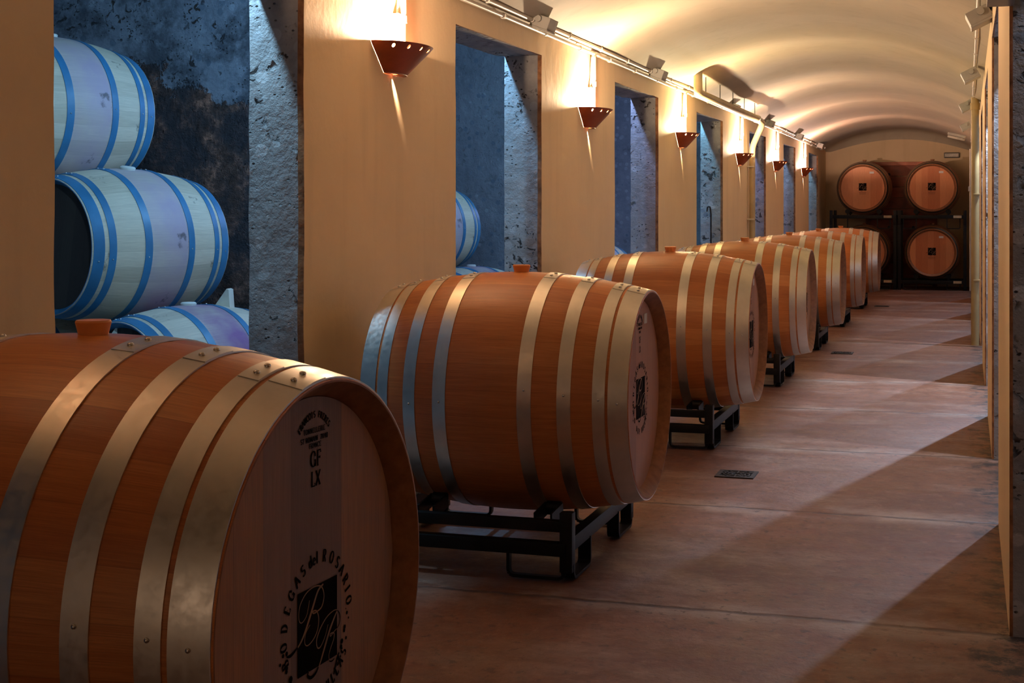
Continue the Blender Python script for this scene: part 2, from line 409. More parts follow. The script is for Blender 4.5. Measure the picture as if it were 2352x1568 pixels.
# ------------------------------------------------------------------ barrels
BL, RH, RB = 0.40, 0.305, 0.357       # half length, end radius, bilge radius
def brad(x, hl=BL): return RB-(RB-RH)*(abs(x)/hl)**1.9
def barrel_body(hl=BL):
    bm = BM(); uvl = bm.loops.layers.uv.new('UVMap'); seg = NST*4
    prof = [(-hl+2*hl*i/28) for i in range(29)]
    rings = []
    for x in prof:
        r = brad(x, hl); rg = []
        for k in range(seg):
            a = 2*PI*k/seg; rr = r-(.0007 if k % 4 == 0 else 0)
            rg.append(bm.verts.new((x, rr*math.sin(a), rr*math.cos(a))))
        rings.append(rg)
    for i in range(28):
        for k in range(seg):
            f = bm.faces.new((rings[i][k], rings[i][(k+1) % seg], rings[i+1][(k+1) % seg], rings[i+1][k]))
            for lp, (ii, kk) in zip(f.loops, ((i, k), (i, k+1), (i+1, k+1), (i+1, k))): lp[uvl].uv = (kk/4, prof[ii])
    for s in (0, -1):                   # chime: end grain, bevel, bore
        x0 = prof[s]; d = 1 if s == 0 else -1; last = rings[s]
        for (dx, r) in ((-.001, RH-.002), (-.001, RH-.005), (.016, RH-.017), (.033, RH-.0262), (.050, RH-.030)):
            rg = [bm.verts.new((x0+d*dx, r*math.sin(2*PI*k/seg), r*math.cos(2*PI*k/seg))) for k in range(seg)]
            for k in range(seg):
                f = bm.faces.new((last[k], last[(k+1) % seg], rg[(k+1) % seg], rg[k])); f.material_index = 1 if r < RH-.003 else 0
                for lp, kk in zip(f.loops, (k, k+1, k+1, k)): lp[uvl].uv = (kk/4, 0)
            last = rg
    return bm
def head_bm(s, hl=BL):
    bm = BM(); uvl = bm.loops.layers.uv.new('UVMap'); r = RH-.0275; seg = 72; x = s*(hl-.034)
    # planks: strips across Y
    W = .075; ys = [-r]; y = math.floor(-r/W)*W+W
    cuts = []
    n = 48
    cols = []
    for i in range(n+1):
        yy = -r+2*r*i/n; h = math.sqrt(max(0, r*r-yy*yy)); cols.append((yy, h))
    for i in range(n):
        (a, ha), (b, hb) = cols[i], cols[i+1]
        vs = [(a, -ha), (b, -hb), (b, hb), (a, ha)]
        if ha < 1e-6: vs = vs[:3]
        elif hb < 1e-6: vs = [vs[0], vs[1], vs[3]]
        f = bm.faces.new([bm.verts.new((x, p, q)) for p, q in vs])
        for lp in f.loops:
            lp[uvl].uv = ((lp.vert.co.y+5)/W, lp.vert.co.z)
    bmesh.ops.remove_doubles(bm, verts=bm.verts[:], dist=1e-5)
    # back side thickness
    g = bmesh.ops.extrude_face_region(bm, geom=bm.faces[:])
    for v in [e for e in g['geom'] if isinstance(e, bmesh.types.BMVert)]: v.co.x -= s*.018
    return bm
def hoop_bm(x0, wd, a0, hl=BL):
    bm = BM(); seg = 96; th = .0018
    xs = [x0-wd/2, x0+wd/2]
    def ring(x, off): return [bm.verts.new((x, (brad(x, hl)+off)*math.sin(2*PI*k/seg), (brad(x, hl)+off)*math.cos(2*PI*k/seg))) for k in range(seg)]
    a, b, c, d = ring(xs[0], .0002), ring(xs[0], th+.0006), ring(xs[1], th+.0006), ring(xs[1], .0002)
    for p, q in ((a, b), (b, c), (c, d)):
        for k in range(seg): bm.faces.new((p[k], p[(k+1) % seg], q[(k+1) % seg], q[k]))
    # overlapping tongue of the strip
    A = [a0-.11+.22*i/6 for i in range(7)]
    pv = None
    for i, t in enumerate(A):
        sh = .5 if i in (0, ) else 1
        v = [bm.verts.new((x, (brad(x, hl)+o)*math.sin(t), (brad(x, hl)+o)*math.cos(t))) for x, o in
             ((xs[0]+.001, .001), (xs[0]+.001, th+.0016), (xs[1]-.001, th+.0016), (xs[1]-.001, .001))]
        if pv:
            for m in range(3): bm.faces.new((pv[m], pv[m+1], v[m+1], v[m]))
        if i in (0, 6): bm.faces.new(v)
        pv = v
    return bm
def rivet_bm(x, a, r=.0055, hl=BL):
    bm = BM(); rr = brad(x, hl)+.0035
    q = Vector((0, math.sin(a), math.cos(a))).to_track_quat('Z', 'Y').to_matrix().to_4x4()
    m = Matrix.Translation((x, rr*math.sin(a), rr*math.cos(a))) @ q @ Matrix.Diagonal((1, 1, .75, 1))
    bmesh.ops.create_uvsphere(bm, u_segments=10, v_segments=6, radius=r, matrix=m); return bm
def bung_bm(h=.022, r=.024, wide=1.12):
    bm = BM(); z0 = RB-.004
    tube(bm, [(0, 0, z0), (0, 0, z0+.006), (0, 0, z0+h), (0, 0, z0+h+.003)], [r*.93, r*.95, r*wide, r*wide*.94], 28)
    return bm

# ---- a small serif alphabet drawn as ribbons
def arc(cx, cy, rx, ry, a0, a1, n=14): return [(cx+rx*math.cos(R(a0+(a1-a0)*i/n)), cy+ry*math.sin(R(a0+(a1-a0)*i/n))) for i in range(n+1)]
def sf(x, y, w=.16): return [(x-w, y), (x+w, y)]
G = {
 'A': (.72, [[(.02, 0), (.36, 1)], [(.36, 1), (.70, 0)], [(.16, .33), (.56, .33)], sf(.04, 0, .1), sf(.68, 0, .1)]),
 'B': (.66, [[(.16, 0), (.16, 1)], [(.04, 1), (.34, 1)]+arc(.34, .76, .2, .24, 90, -90)+[(.16, .52)], [(.34, .52)]+arc(.36, .26, .25, .26, 90, -90)+[(.04, 0)]]),
 'C': (.68, [arc(.38, .5, .33, .5, 45, 315, 22), [(.62, .86), (.62, .66)]]),
 'D': (.72, [[(.16, 0), (.16, 1)], [(.04, 1), (.3, 1)]+arc(.3, .5, .36, .5, 90, -90, 18)+[(.04, 0)]]),
 'E': (.62, [[(.16, 0), (.16, 1)], [(.04, 1), (.56, 1), (.56, .84)], [(.16, .52), (.44, .52)], [(.04, 0), (.58, 0), (.58, .17)]]),
 'F': (.60, [[(.16, 0), (.16, 1)], [(.04, 1), (.56, 1), (.56, .82)], [(.16, .52), (.44, .52), (.44, .6), (.44, .44)], sf(.16, 0, .12)]),
 'G': (.74, [arc(.38, .5, .33, .5, 45, 330, 22), [(.66, .0), (.66, .42)], [(.48, .42), (.74, .42)], [(.62, .86), (.62, .66)]]),
 'I': (.32, [[(.16, 0), (.16, 1)], sf(.16, 0, .12), sf(.16, 1, .12)]),
 'L': (.60, [[(.16, 0), (.16, 1)], sf(.16, 1, .12), [(.04, 0), (.56, 0), (.56, .2)]]),
 'M': (.84, [[(.12, 0), (.12, 1)], [(.12, 1), (.42, .15)], [(.42, .15), (.72, 1)], [(.72, 1), (.72, 0)], sf(.12, 0, .1), sf(.72, 0, .1)]),
 'N': (.74, [[(.14, 0), (.14, 1)], [(.14, 1), (.6, 0)], [(.6, 0), (.6, 1)], sf(.14, 0, .1), sf(.6, 1, .1)]),
 'O': (.74, [arc(.37, .5, .31, .5, 0, 360, 26)]),
 'P': (.62, [[(.16, 0), (.16, 1)], [(.04, 1), (.32, 1)]+arc(.34, .74, .22, .26, 90, -90)+[(.16, .48)], sf(.16, 0, .12)]),
 'R': (.70, [[(.16, 0), (.16, 1)], [(.04, 1), (.34, 1)]+arc(.34, .75, .21, .25, 90, -90)+[(.16, .5)], [(.34, .5), (.62, 0), (.70, 0)], sf(.16, 0, .12)]),
 'S': (.58, [arc(.3, .75, .22, .25, 30, 270, 14)+arc(.3, .25, .24, .25, 90, -150, 14)]),
 'T': (.64, [[(.32, 0), (.32, 1)], [(.04, .84), (.04, 1), (.6, 1), (.6, .84)], sf(.32, 0, .12)]),
 'U': (.70, [[(.14, 1), (.14, .3)]+arc(.36, .28, .22, .28, 180, 360, 12)+[(.58, 1)], sf(.14, 1, .11), sf(.58, 1, .11)]),
 'X': (.72, [[(.08, 1), (.64, 0)], [(.64, 1), (.08, 0)], sf(.1, 0, .1), sf(.62, 0, .1), sf(.1, 1, .1), sf(.62, 1, .1)]),
 'd': (.58, [[(.48, 0), (.48, 1)], arc(.28, .30, .2, .3, 0, 360, 18), sf(.42, 1, .08)]),
 'e': (.52, [[(.08, .33), (.44, .33)]+arc(.26, .30, .19, .30, 0, 320, 18)]),
 'l': (.28, [[(.14, 0), (.14, 1)], sf(.14, 0, .1), sf(.1, 1, .07)]),
 '0': (.6, [arc(.3, .5, .23, .5, 0, 360, 22)]), '1': (.34, [[(.16, 0), (.16, 1), (.04, .84)], sf(.16, 0, .1)]),
 '2': (.56, [arc(.28, .72, .2, .28, 160, -30, 12)+[(.06, 0), (.5, 0)]]), '9': (.58, [arc(.28, .7, .2, .28, 0, 360, 16), [(.48, .7), (.4, .2), (.2, 0)]]),
 '.': (.24, [[(.08, .03), (.16, .03)]]), ' ': (.36, []),
}
def ribbon(bm, pts, wf, X):
    """pts 2D, wf(dir)->half width; X = x of the plane"""
    pts = [p for i, p in enumerate(pts) if i == 0 or (abs(p[0]-pts[i-1][0])+abs(p[1]-pts[i-1][1])) > 1e-7]
    n = len(pts)
    if n < 2: return
    L = []; Rr = []
    for i in range(n):
        a = pts[max(0, i-1)]; b = pts[min(n-1, i+1)]
        dx, dy = b[0]-a[0], b[1]-a[1]; l = math.hypot(dx, dy) or 1; dx /= l; dy /= l; h = wf(dx, dy, i/(n-1))
        L.append(bm.verts.new((X, pts[i][0]-dy*h, pts[i][1]+dx*h))); Rr.append(bm.verts.new((X, pts[i][0]+dy*h, pts[i][1]-dx*h)))
    for i in range(n-1): bm.faces.new((L[i], Rr[i], Rr[i+1], L[i+1]))
def glyph(bm, ch, cx, cy, h, rot, X, bold=1.0, cond=.8):
    wd, st = G[ch]; c, s = math.cos(rot), math.sin(rot)
    def T(p):
        x = (p[0]-wd/2)*h*cond; y = (p[1]-.5)*h
        return (cx+x*c-y*s, cy+x*s+y*c)
    for k, pl in enumerate(st):
        if len(pl) == 2:      # subdivide straight strokes
            pass
        def wf(dx, dy, t):
            # direction back in glyph frame
            vy = abs(-dx*s+dy*c); return h*(.035+.060*vy)*bold
        ribbon(bm, [T(p) for p in pl], wf, X+.00001*k)
def textline(bm, s, cx, cy, h, X, bold=1.0, cond=.8, sp=.1):
    tot = sum(G[c][0]+sp for c in s)*h*cond; x = cx-tot/2
    for c in s:
        w_ = (G[c][0]+sp)*h*cond; glyph(bm, c, x+w_/2, cy, h, 0, X, bold, cond); x += w_
def catmull(P, n=6):
    out = []
    for i in range(len(P)-1):
        p0 = P[max(0, i-1)]; p1 = P[i]; p2 = P[i+1]; p3 = P[min(len(P)-1, i+2)]
        for k in range(n):
            t = k/n
            out.append(tuple(.5*((2*p1[j])+(-p0[j]+p2[j])*t+(2*p0[j]-5*p1[j]+4*p2[j]-p3[j])*t*t+(-p0[j]+3*p1[j]-3*p2[j]+p3[j])*t**3) for j in (0, 1)))
    out.append(P[-1]); return out
SQ = .118
def cm(px, py):       # from the slanted view of the emblem to its own square plane
    u = (px-350)/425.; v = (py-(565-200*u))/785.
    return ((u-.5)*SQ, (.5-v)*SQ)
def disc(bm, c, r, X, n=14, sy=1.0):
    bm.faces.new([bm.verts.new((X, c[0]+r*math.cos(2*PI*i/n), c[1]+r*sy*math.sin(2*PI*i/n))) for i in range(n)])
def emblem(oy, oz, X, sc, parent, detail=True):
    loc = Matrix.Translation((0, oy, oz)) @ Matrix.Diagonal((1, sc, sc, 1))
    bm = BM(); h = SQ/2
    bm.faces.new([bm.verts.new((X, a, b)) for a, b in ((-h, -h), (h, -h), (h, h), (-h, h))])
    def in_sq(p): return -h < p[0] < h and -h < p[1] < h
    B1 = [(470, 620), (440, 760), (390, 830), (360, 800), (368, 680), (430, 560), (510, 495), (580, 480), (615, 515), (625, 590), (600, 680), (550, 725), (512, 742), (505, 725), (545, 720), (568, 790), (555, 900), (510, 990), (450, 1045), (420, 1020), (430, 930), (475, 850)]
    B2 = [(618, 462), (560, 530), (500, 700), (430, 900), (380, 1010), (330, 1080), (280, 1130), (240, 1140)]
    R1 = [(670, 850), (640, 960), (590, 1060), (555, 1070), (545, 1000), (580, 900), (640, 800), (700, 740), (760, 710), (800, 740), (810, 800), (790, 870), (740, 920), (700, 965), (695, 945), (735, 935), (735, 990), (700, 1080), (680, 1150), (690, 1205), (720, 1208), (745, 1185)]
    R2 = [(775, 715), (730, 810), (680, 930), (620, 1110), (575, 1240), (540, 1310), (490, 1350), (455, 1330), (465, 1290)]
    gl = BM()
    for P, wv in ((B1, .0009), (B2, .0019), (R1, .0009), (R2, .0019)):
        pts = catmull([cm(*p) for p in P])
        run = []; st = None
        for p in pts+[None]:
            s_ = None if p is None else in_sq(p)
            if s_ != st and run:
                if p is not None: run.append(p)
                ribbon(gl if st else bm, run, lambda dx, dy, t, wv=wv: wv*(.65+.6*math.sin(PI*min(1, max(0, t)))), X+(.0006 if st else 0)); run = []
            if p is not None: run.append(p); st = s_
    ring = BM()
    C0 = (0.0, 0.0)
    top = [('B', 195, 980), ('O', 210, 840), ('D', 245, 690), ('E', 290, 575), ('G', 345, 455), ('A', 405, 365), ('S', 460, 280), ('d', 545, 225), ('e', 590, 205), ('l', 635, 180), ('R', 710, 185), ('O', 770, 205), ('S', 815, 260), ('A', 845, 330), ('R', 870, 405), ('I', 890, 495), ('O', 895, 590)]
    angs = [198, 183, 168, 154, 141, 128, 116, 103, 96.5, 91, 78, 64, 51.5, 40, 28, 18, 7]
    RR = .098
    for (ch, _, _), a in zip(top, angs):
        glyph(ring, ch, RR*math.cos(R(a)), RR*math.sin(R(a)), .0165, R(a-90), X, 1.2, .95)
    for ch, a in (('D', 238), ('.', 244), ('O', 250), ('.', 256.5), ('P', 262), ('.', 268), ('B', 279), ('U', 288), ('L', 297), ('L', 305), ('A', 314), ('S', 323)):
        glyph(ring, ch, RR*1.02*math.cos(R(a)), RR*1.02*math.sin(R(a)), .0160, R(a+90), X, 1.15, .80)
    for px, py, r in ((240, 1110, 22), (205, 1128, 20), (175, 1210, 16), (240, 1245, 24), (238, 1275, 22), (280, 1350, 34), (278, 1400, 30), (205, 1390, 20), (890, 740, 18), (908, 790, 12), (878, 700, 8), (864, 880, 22), (858, 915, 20), (880, 990, 16), (832, 1020, 26), (822, 1075, 24), (790, 1180, 22), (815, 1170, 14), (785, 1240, 20), (765, 1120, 18)):
        disc(ring, cm(px, py), r/785*SQ*1.0, X+.00002)
    ribbon(ring, catmull([cm(*p) for p in ((800, 1130), (775, 1190), (760, 1260), (740, 1340))]), lambda dx, dy, t: .0016, X)
    for b in (bm, gl, ring): bmesh.ops.transform(b, matrix=loc, verts=b.verts[:])
    e = obj('emblem_square', bm, M_INK, parent, False); e['label'] = 'black stamped square'
    g = obj('monogram', gl, M_GILT, e, False)
    if detail: obj('emblem_lettering', ring, M_INK, parent, False)
    else: ring.free()

def hoops(root, spec, mat, a0=.14, hl=BL, rivets=True):
    for i, (x, wd) in enumerate(spec):
        aa = -a0+.03*math.sin(i*2.1) if x > 0 else -a0-.02*math.cos(i*1.7)
        h = obj('hoop', hoop_bm(x, wd, aa, hl), mat, root)
        if rivets:
            for da in (-.045, .06): obj('rivet', rivet_bm(x+.002*math.sin(i+da*30), aa+da, .0052, hl), M_RIVET, h)
            obj('rivet', rivet_bm(x, -1.45-.03*i, .0034, hl), M_RIVET, h)
SPEC8 = [(s*x, wd) for s, L_ in ((1, (.115, .226, .321, .3725)), (-1, (.138, .234, .322, .3725))) for x, wd in zip(L_, (.040, .038, .034, .053))]
SPEC6 = [(s*x, wd) for s in (1, -1) for x, wd in ((.126, .038), (.305, .034), (.369, .050))]
def sticker(parent, y, z, X, wy=.034, wz=.016):
    bm = BM(); box(bm, (X, y, z), (.0006, wy, wz)); obj('paper_label', bm, M_PAPER, parent, False)

def make_barrel(kind):
    root = empty('wine_barrel')
    obj('body', barrel_body(), [M_OAK, M_CHIME], root)
    X = BL-.034+.0008
    hd = obj('head', head_bm(1), M_HEAD if kind == 'first' else M_HEADR, root, False); obj('head', head_bm(-1), M_HEAD, root, False)
    hoops(root, SPEC8, M_HOOP)
    obj('bung', bung_bm(), M_BUNG, root)
    if kind == 'first':
        emblem(.026, -.052, X, 1.0, hd)
        bm = BM()
        textline(bm, 'GF', .020, .1885, .0215, X, .95, 1.0, .08); textline(bm, 'LX', .020, .160, .0205, X, .95, 1.0, .08)
        obj('stamped_letters', bm, M_INK, hd, False)
        bm = BM(); cy0, cz0, rr = .016, .1925, .0595
        s_ = 'FRANCOIS FRERES'
        for i, ch in enumerate(s_):
            a = 137-94*i/(len(s_)-1); glyph(bm, ch, cy0+rr*math.cos(R(a)), cz0+rr*math.sin(R(a)), .0088, R(a-90), X, 1.5, .95)
        textline(bm, 'TONNELLERIE', .016, .2295, .0070, X, 1.3, 1.15); textline(bm, 'ST ROMAIN  21190', .016, .2175, .0068, X, 1.5, 1.15); textline(bm, 'FRANCE', .018, .2080, .0068, X, 1.3, 1.15)
        obj('stamped_maker_name', bm, M_INK, hd, False)
    elif kind == 'row':
        emblem(.01, -.012, X, 1.0, hd)
        bm = BM()
        for i, ch in enumerate('FRANCOIS FRERES'):
            a = 158-136*i/14; glyph(bm, ch, .0+.040*math.cos(R(a)), .190+.040*math.sin(R(a)), .009, R(a-90), X, 1.5, 1.0)
        textline(bm, 'TONNELLERIE', 0, .206, .008, X, 1.4); textline(bm, 'ST ROMAIN  21190', 0, .194, .007, X, 1.4); textline(bm, 'FRANCE', 0, .183, .007, X, 1.3)
        obj('stamped_maker_name', bm, M_INK, hd, False)
        bm = BM(); textline(bm, 'GF', 0, .160, .018, X, .8); textline(bm, 'LX', 0, .132, .018, X, .8); obj('stamped_letters', bm, M_INK, hd, False)
        sticker(hd, .078, .218, X, .040, .030)
    return root
LABS = ['orange-brown oak barrel with galvanised hoops in the lower left corner, nearest of the corridor row',
        'orange oak barrel with black stamped emblem, second from the front of the corridor row',
        'orange oak barrel on a low black rack, third from the front of the corridor row',
        'orange oak barrel on a low black rack, fourth from the front of the corridor row',
        'oak barrel fifth from the front of the corridor row',
        'oak barrel sixth from the front of the corridor row, last but one',
        'oak barrel farthest back in the corridor row, in front of the end racks']
BX = [213, 1198, 1540, 1711, 1813, 1880, 1931]
K = 3300/math.cos(TH); LB = 1.291
BC = []
for i, bx in enumerate(BX):
    z = K*LB/(2222-bx); BC.append((-LB, (z-LB*math.sin(TH))/math.cos(TH)))
CH = .487
b_first = make_barrel('first'); b_row = make_barrel('row')
BC[0] = (-1.256, 1.874)
for i, (x, y) in enumerate(BC):
    o = b_first if i == 0 else (b_row if i == 1 else copy_tree(b_row))
    o.location = (x, y, CH); o.rotation_euler = (0, 0, R(-3) if i == 0 else 0)
    tag(o, LABS[i], 'barrel', 'oak barrels lined up along the corridor')

# ---- low steel rack under each barrel (local: long side of the barrel = X, corridor end at +X)
def make_rack(posts=False):
    r = empty('barrel_rack')
    x1, x0, y0, y1 = .235, -.40, -.33, .40
    for (px, py) in ((x1, y0), (x1, y1), (x0, y0), (x0, y1)):
        bm = BM(); bar(bm, (px, py, .03), (px, py, .84 if posts else .195), .036, .036, (1, 0, 0))
        obj('post', bm, M_RACK, r)
    for py in (y0, y1):
        bm = BM(); bar(bm, (x0, py, .155), (x1, py, .155), .03, .03); obj('upper_rail', bm, M_RACK, r)
        bm = BM(); bar(bm, (x0, py-.004, .092), (x1, py-.004, .092), .04, .035); obj('lower_rail', bm, M_RACK, r)
    for px in (x0, x1):
        bm = BM(); bar(bm, (px, y0, .105), (px, y1, .105), .032, .04); obj('side_rail', bm, M_RACK, r)
    for px in (x0, x1):
        for py, s in ((y0, 1), (y1, -1)):
            sx = -1 if px == x1 else 1
            bm = BM(); P = rounded([(px+sx*.17, py, .09), (px+sx*.17, py, .010), (px+sx*.01, py, .010), (px+sx*.003, py, .05)], .018, 4)
            for a, b in zip(P[:-1], P[1:]): bar(bm, a, b, .02, .009, (0, 1, 0) if False else (.01, 0, 1), 0)
            obj('foot_loop', bm, M_RACK, r)
            bm = BM(); P = rounded([(px, py+s*.19, .09), (px, py+s*.19, .010), (px, py+s*.01, .010), (px, py, .05)], .02, 4)
            for a, b in zip(P[:-1], P[1:]): bar(bm, a, b, .038, .009, (0, .01, 1), 0)
            obj('foot_loop', bm, M_RACK, r)
    for px in (.16, -.19):
        for s, py in ((1, -.315), (-1, .385)):
            cy_ = -.20*s; ang = .2
            rr = brad(px)+.022; zc = CH-math.sqrt(rr*rr-.2*.2)
            bm = BM()
            for dx in (-.024, .024):
                bar(bm, (px+dx, py, .165), (px+dx, cy_, zc-.002), .006, .038, (0, 0, 1), 0)
            k_ = obj('cradle', bm, M_RACK, r)
            bm = BM(); cyl(bm, (px-.02, cy_, zc), (px+.02, cy_, zc), .020, 16); obj('roller', bm, M_RACK, k_)
    return r
rk = make_rack()
ORD = ['nearest', 'second', 'third', 'fourth', 'fifth', 'sixth', 'farthest']
for i, (x, y) in enumerate(BC):
    o = rk if i == 0 else copy_tree(rk)
    o.location = (x, y, 0)
    tag(o, 'low black steel rack under the %s barrel of the corridor row%s' % (ORD[i], '' if i in (0, 6) else ' from the front'), 'barrel rack', 'low racks under the corridor barrels')

# ------------------------------------------------------------------ pale barrels in the left gallery
def make_cellar_barrel():
    root = empty('wine_barrel')
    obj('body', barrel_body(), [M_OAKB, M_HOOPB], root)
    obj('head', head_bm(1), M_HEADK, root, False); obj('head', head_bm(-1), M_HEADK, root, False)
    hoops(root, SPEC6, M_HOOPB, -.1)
    bm = BM(); tube(bm, [(0, 0, RB-.004), (0, 0, RB+.008), (0, 0, RB+.013)], [.034, .036, .030], 24); obj('bung', bm, M_BUNGW, root)
    return root
AX = R(90-17.4)         # barrel axis 17 degrees off the corridor's direction
GB = [  # x, y, height, roll, label
 (-3.764, 5.826, .868, .16, 'pale barrel with blue-lit hoops, middle of the stack in the nearest left opening'),
 (-3.36, 5.756, .245, .0, 'purple-stained pale barrel at the bottom of the stack seen through the nearest left opening'),
 (-4.13, 5.77, 1.49, .1, 'pale barrel on top of the stack seen through the nearest left opening'),
 (-4.105, 5.99, .245, .3, 'pale barrel low on the floor behind the purple-stained one, in the nearest left opening'),
 (-4.06, 10.41, .885, .1, 'pale barrel end showing in the second left opening, upper of two'),
 (-3.62, 10.39, .245, .0, 'pale purple-topped barrel low in the second left opening under the other'),
 (-3.82, 14.84, .34, .2, 'pale barrel showing low in the third left opening'),
 (-3.95, 19.4, .30, .2, 'pale barrel glimpsed at the bottom of the fourth left opening'),
]
cb = make_cellar_barrel()
for i, (x, y, z, roll, lab) in enumerate(GB):
    o = cb if i == 0 else copy_tree(cb)
    o.location = (x, y, z); o.rotation_mode = 'XYZ'; o.rotation_euler = (roll, 0, AX)
    if i in (1, 5):
        bd = [c for c in o.children if c.name.startswith('body')][0]; bd.data = bd.data.copy(); bd.data.materials[0] = M_OAKP
    tag(o, lab, 'barrel', 'pale barrels stored in the left gallery')
def wedge(x, y, z, rz, s, lab):
    bm = BM()
    P = [(-.5, 0, -.3), (.5, 0, -.3), (.42, 0, .75), (.30, 0, .8)]
    a = [bm.verts.new((p[0]*s, -.03, p[2]*s)) for p in P]; b = [bm.verts.new((p[0]*s, .03, p[2]*s)) for p in P]
    bm.faces.new(a); bm.faces.new(b)
    for i in range(4): bm.faces.new((a[i], a[(i+1) % 4], b[(i+1) % 4], b[i]))
    o = obj('wooden_wedge', bm, M_WEDGE, None, False); o.location = (x, y, z); o.rotation_euler = (0, 0, rz)
    tag(o, lab, 'wedge', 'wooden wedges between stacked barrels')
wedge(-3.29, 5.95, .60, R(8), .085, 'pale wooden wedge on the purple-stained barrel, beside its white bung')
wedge(-3.52, 5.45, .50, R(8), .075, 'small wooden wedge under the near end of the middle stacked barrel')

# ------------------------------------------------------------------ wall sconces
def shade_mesh():
    bm = BM(); seg = 36
    prof = [(.090, .034, 0.0), (.113, .054, .02), (.150, .084, .052), (.186, .113, .082), (.198, .124, .095)]
    def rings(off): return [[bm.verts.new(((p-off)*math.sin(PI*k/seg), -(w_-off)*math.cos(PI*k/seg), z)) for k in range(seg+1)] for (w_, p, z) in prof]
    A = rings(0); B = rings(.004)
    for i in range(len(prof)-1):
        for k in range(seg):
            bm.faces.new((A[i][k], A[i][k+1], A[i+1][k+1], A[i+1][k])); bm.faces.new((B[i][k], B[i+1][k], B[i+1][k+1], B[i][k+1]))
        for k in (0, seg): bm.faces.new((A[i][k], A[i+1][k], B[i+1][k], B[i][k]))
    for i in (0, len(prof)-1):
        for k in range(seg): bm.faces.new((A[i][k], A[i][k+1], B[i][k+1], B[i][k]))
    bmesh.ops.recalc_face_normals(bm, faces=bm.faces[:])
    me = bpy.data.meshes.new('shade'); bm.to_mesh(me); bm.free()
    o = bpy.data.objects.new('shade_tmp', me); C.objects.link(o)
    cm_ = BM()
    for a in (34, 58, 82, 106, 130, 150):
        w_, p, z = .187, .118, .081
        c = Vector((p*math.sin(R(a)), -w_*math.cos(R(a)), z)); d = Vector((math.sin(R(a))/p, -math.cos(R(a))/w_, 0)).normalized()
        cyl(cm_, c-d*.03, c+d*.03, .0062, 12)
    bmesh.ops.recalc_face_normals(cm_, faces=cm_.faces[:])
    me2 = bpy.data.meshes.new('cut'); cm_.to_mesh(me2); cm_.free(); o2 = bpy.data.objects.new('cut_tmp', me2); C.objects.link(o2)
    md = o.modifiers.new('b', 'BOOLEAN'); md.operation = 'DIFFERENCE'; md.object = o2; md.solver = 'EXACT'
    bpy.context.view_layer.update()
    res = bpy.data.meshes.new_from_object(o.evaluated_get(bpy.context.evaluated_depsgraph_get()))
    bpy.data.objects.remove(o); bpy.data.objects.remove(o2)
    res.name = 'shade'; res.materials.clear(); res.materials.append(M_SHADE)
    for p in res.polygons: p.use_smooth = True
    try: res.set_sharp_from_angle(angle=R(35))
    except Exception: pass
    return res
SHADE = shade_mesh()
def make_sconce():
    r = empty('wall_sconce')
    o = bpy.data.objects.new('shade', SHADE); C.objects.link(o); o.parent = r
    bm = BM(); seg = 24         # floor of the bowl with a round hole in it
    hole = [(.0140+.0088*math.cos(2*PI*k/seg), -.02+.0088*math.sin(2*PI*k/seg)) for k in range(seg)]
    outer = []
    for k in range(seg):
        a = 2*PI*k/seg; x = .034*math.cos(a)*1.02; y = .090*math.sin(a)
        x = max(x, 0.0005) if x < 0 else x
        outer.append((x, y))
    hv = [bm.verts.new((x, y, .002)) for x, y in hole]; ov = [bm.verts.new((x, y, .002)) for x, y in outer]
    hv2 = [bm.verts.new((x, y, -.003)) for x, y in hole]; ov2 = [bm.verts.new((x, y, -.003)) for x, y in outer]
    for k in range(seg):
        j = (k+1) % seg
        bm.faces.new((hv[k], hv[j], ov[j], ov[k])); bm.faces.new((hv2[k], hv2[j], ov2[j], ov2[k]))
        bm.faces.new((hv[k], hv[j], hv2[j], hv2[k])); bm.faces.new((ov[k], ov[j], ov2[j], ov2[k]))
    obj('bottom_plate', bm, M_SHADE, r, False)
    bm = BM(); tube(bm, [(.040, .035, .048), (.040, .035, .056), (.040, .035, .072), (.040, .035, .078)], [.008, .012, .012, .005], 12); obj('bulb', bm, M_BULB, r)
    bm = BM(); tube(bm, [(.040, .035, .030), (.040, .035, .049)], .010, 12); bar(bm, (.001, .035, .034), (.040, .035, .034), .014, .006); obj('lamp_holder', bm, M_PVC, r)
    return r
sc0 = make_sconce()
SL = ['topmost and nearest terracotta half-bowl wall light, brightly glowing above the second barrel', 'perforated terracotta wall light on the second pier from the front',
      'perforated terracotta wall light on the third visible pier', 'terracotta wall light beside the yellow drain pipe', 'small terracotta wall light, last but one before the end wall', 'farthest terracotta wall light, closest to the end wall']
for i, (y, z, col, pw) in enumerate(SCON):
    o = sc0 if i == 0 else copy_tree(sc0)
    o.location = (XL+.001, y, z-.095)
    tag(o, SL[i-1] if i else 'terracotta wall light on the pier beside the nearest barrel, outside the left edge', 'wall light', 'terracotta sconces on the left wall')
    point_light('sconce_light', (XL+.042, y-.075, z+.003), .012, pw, col)

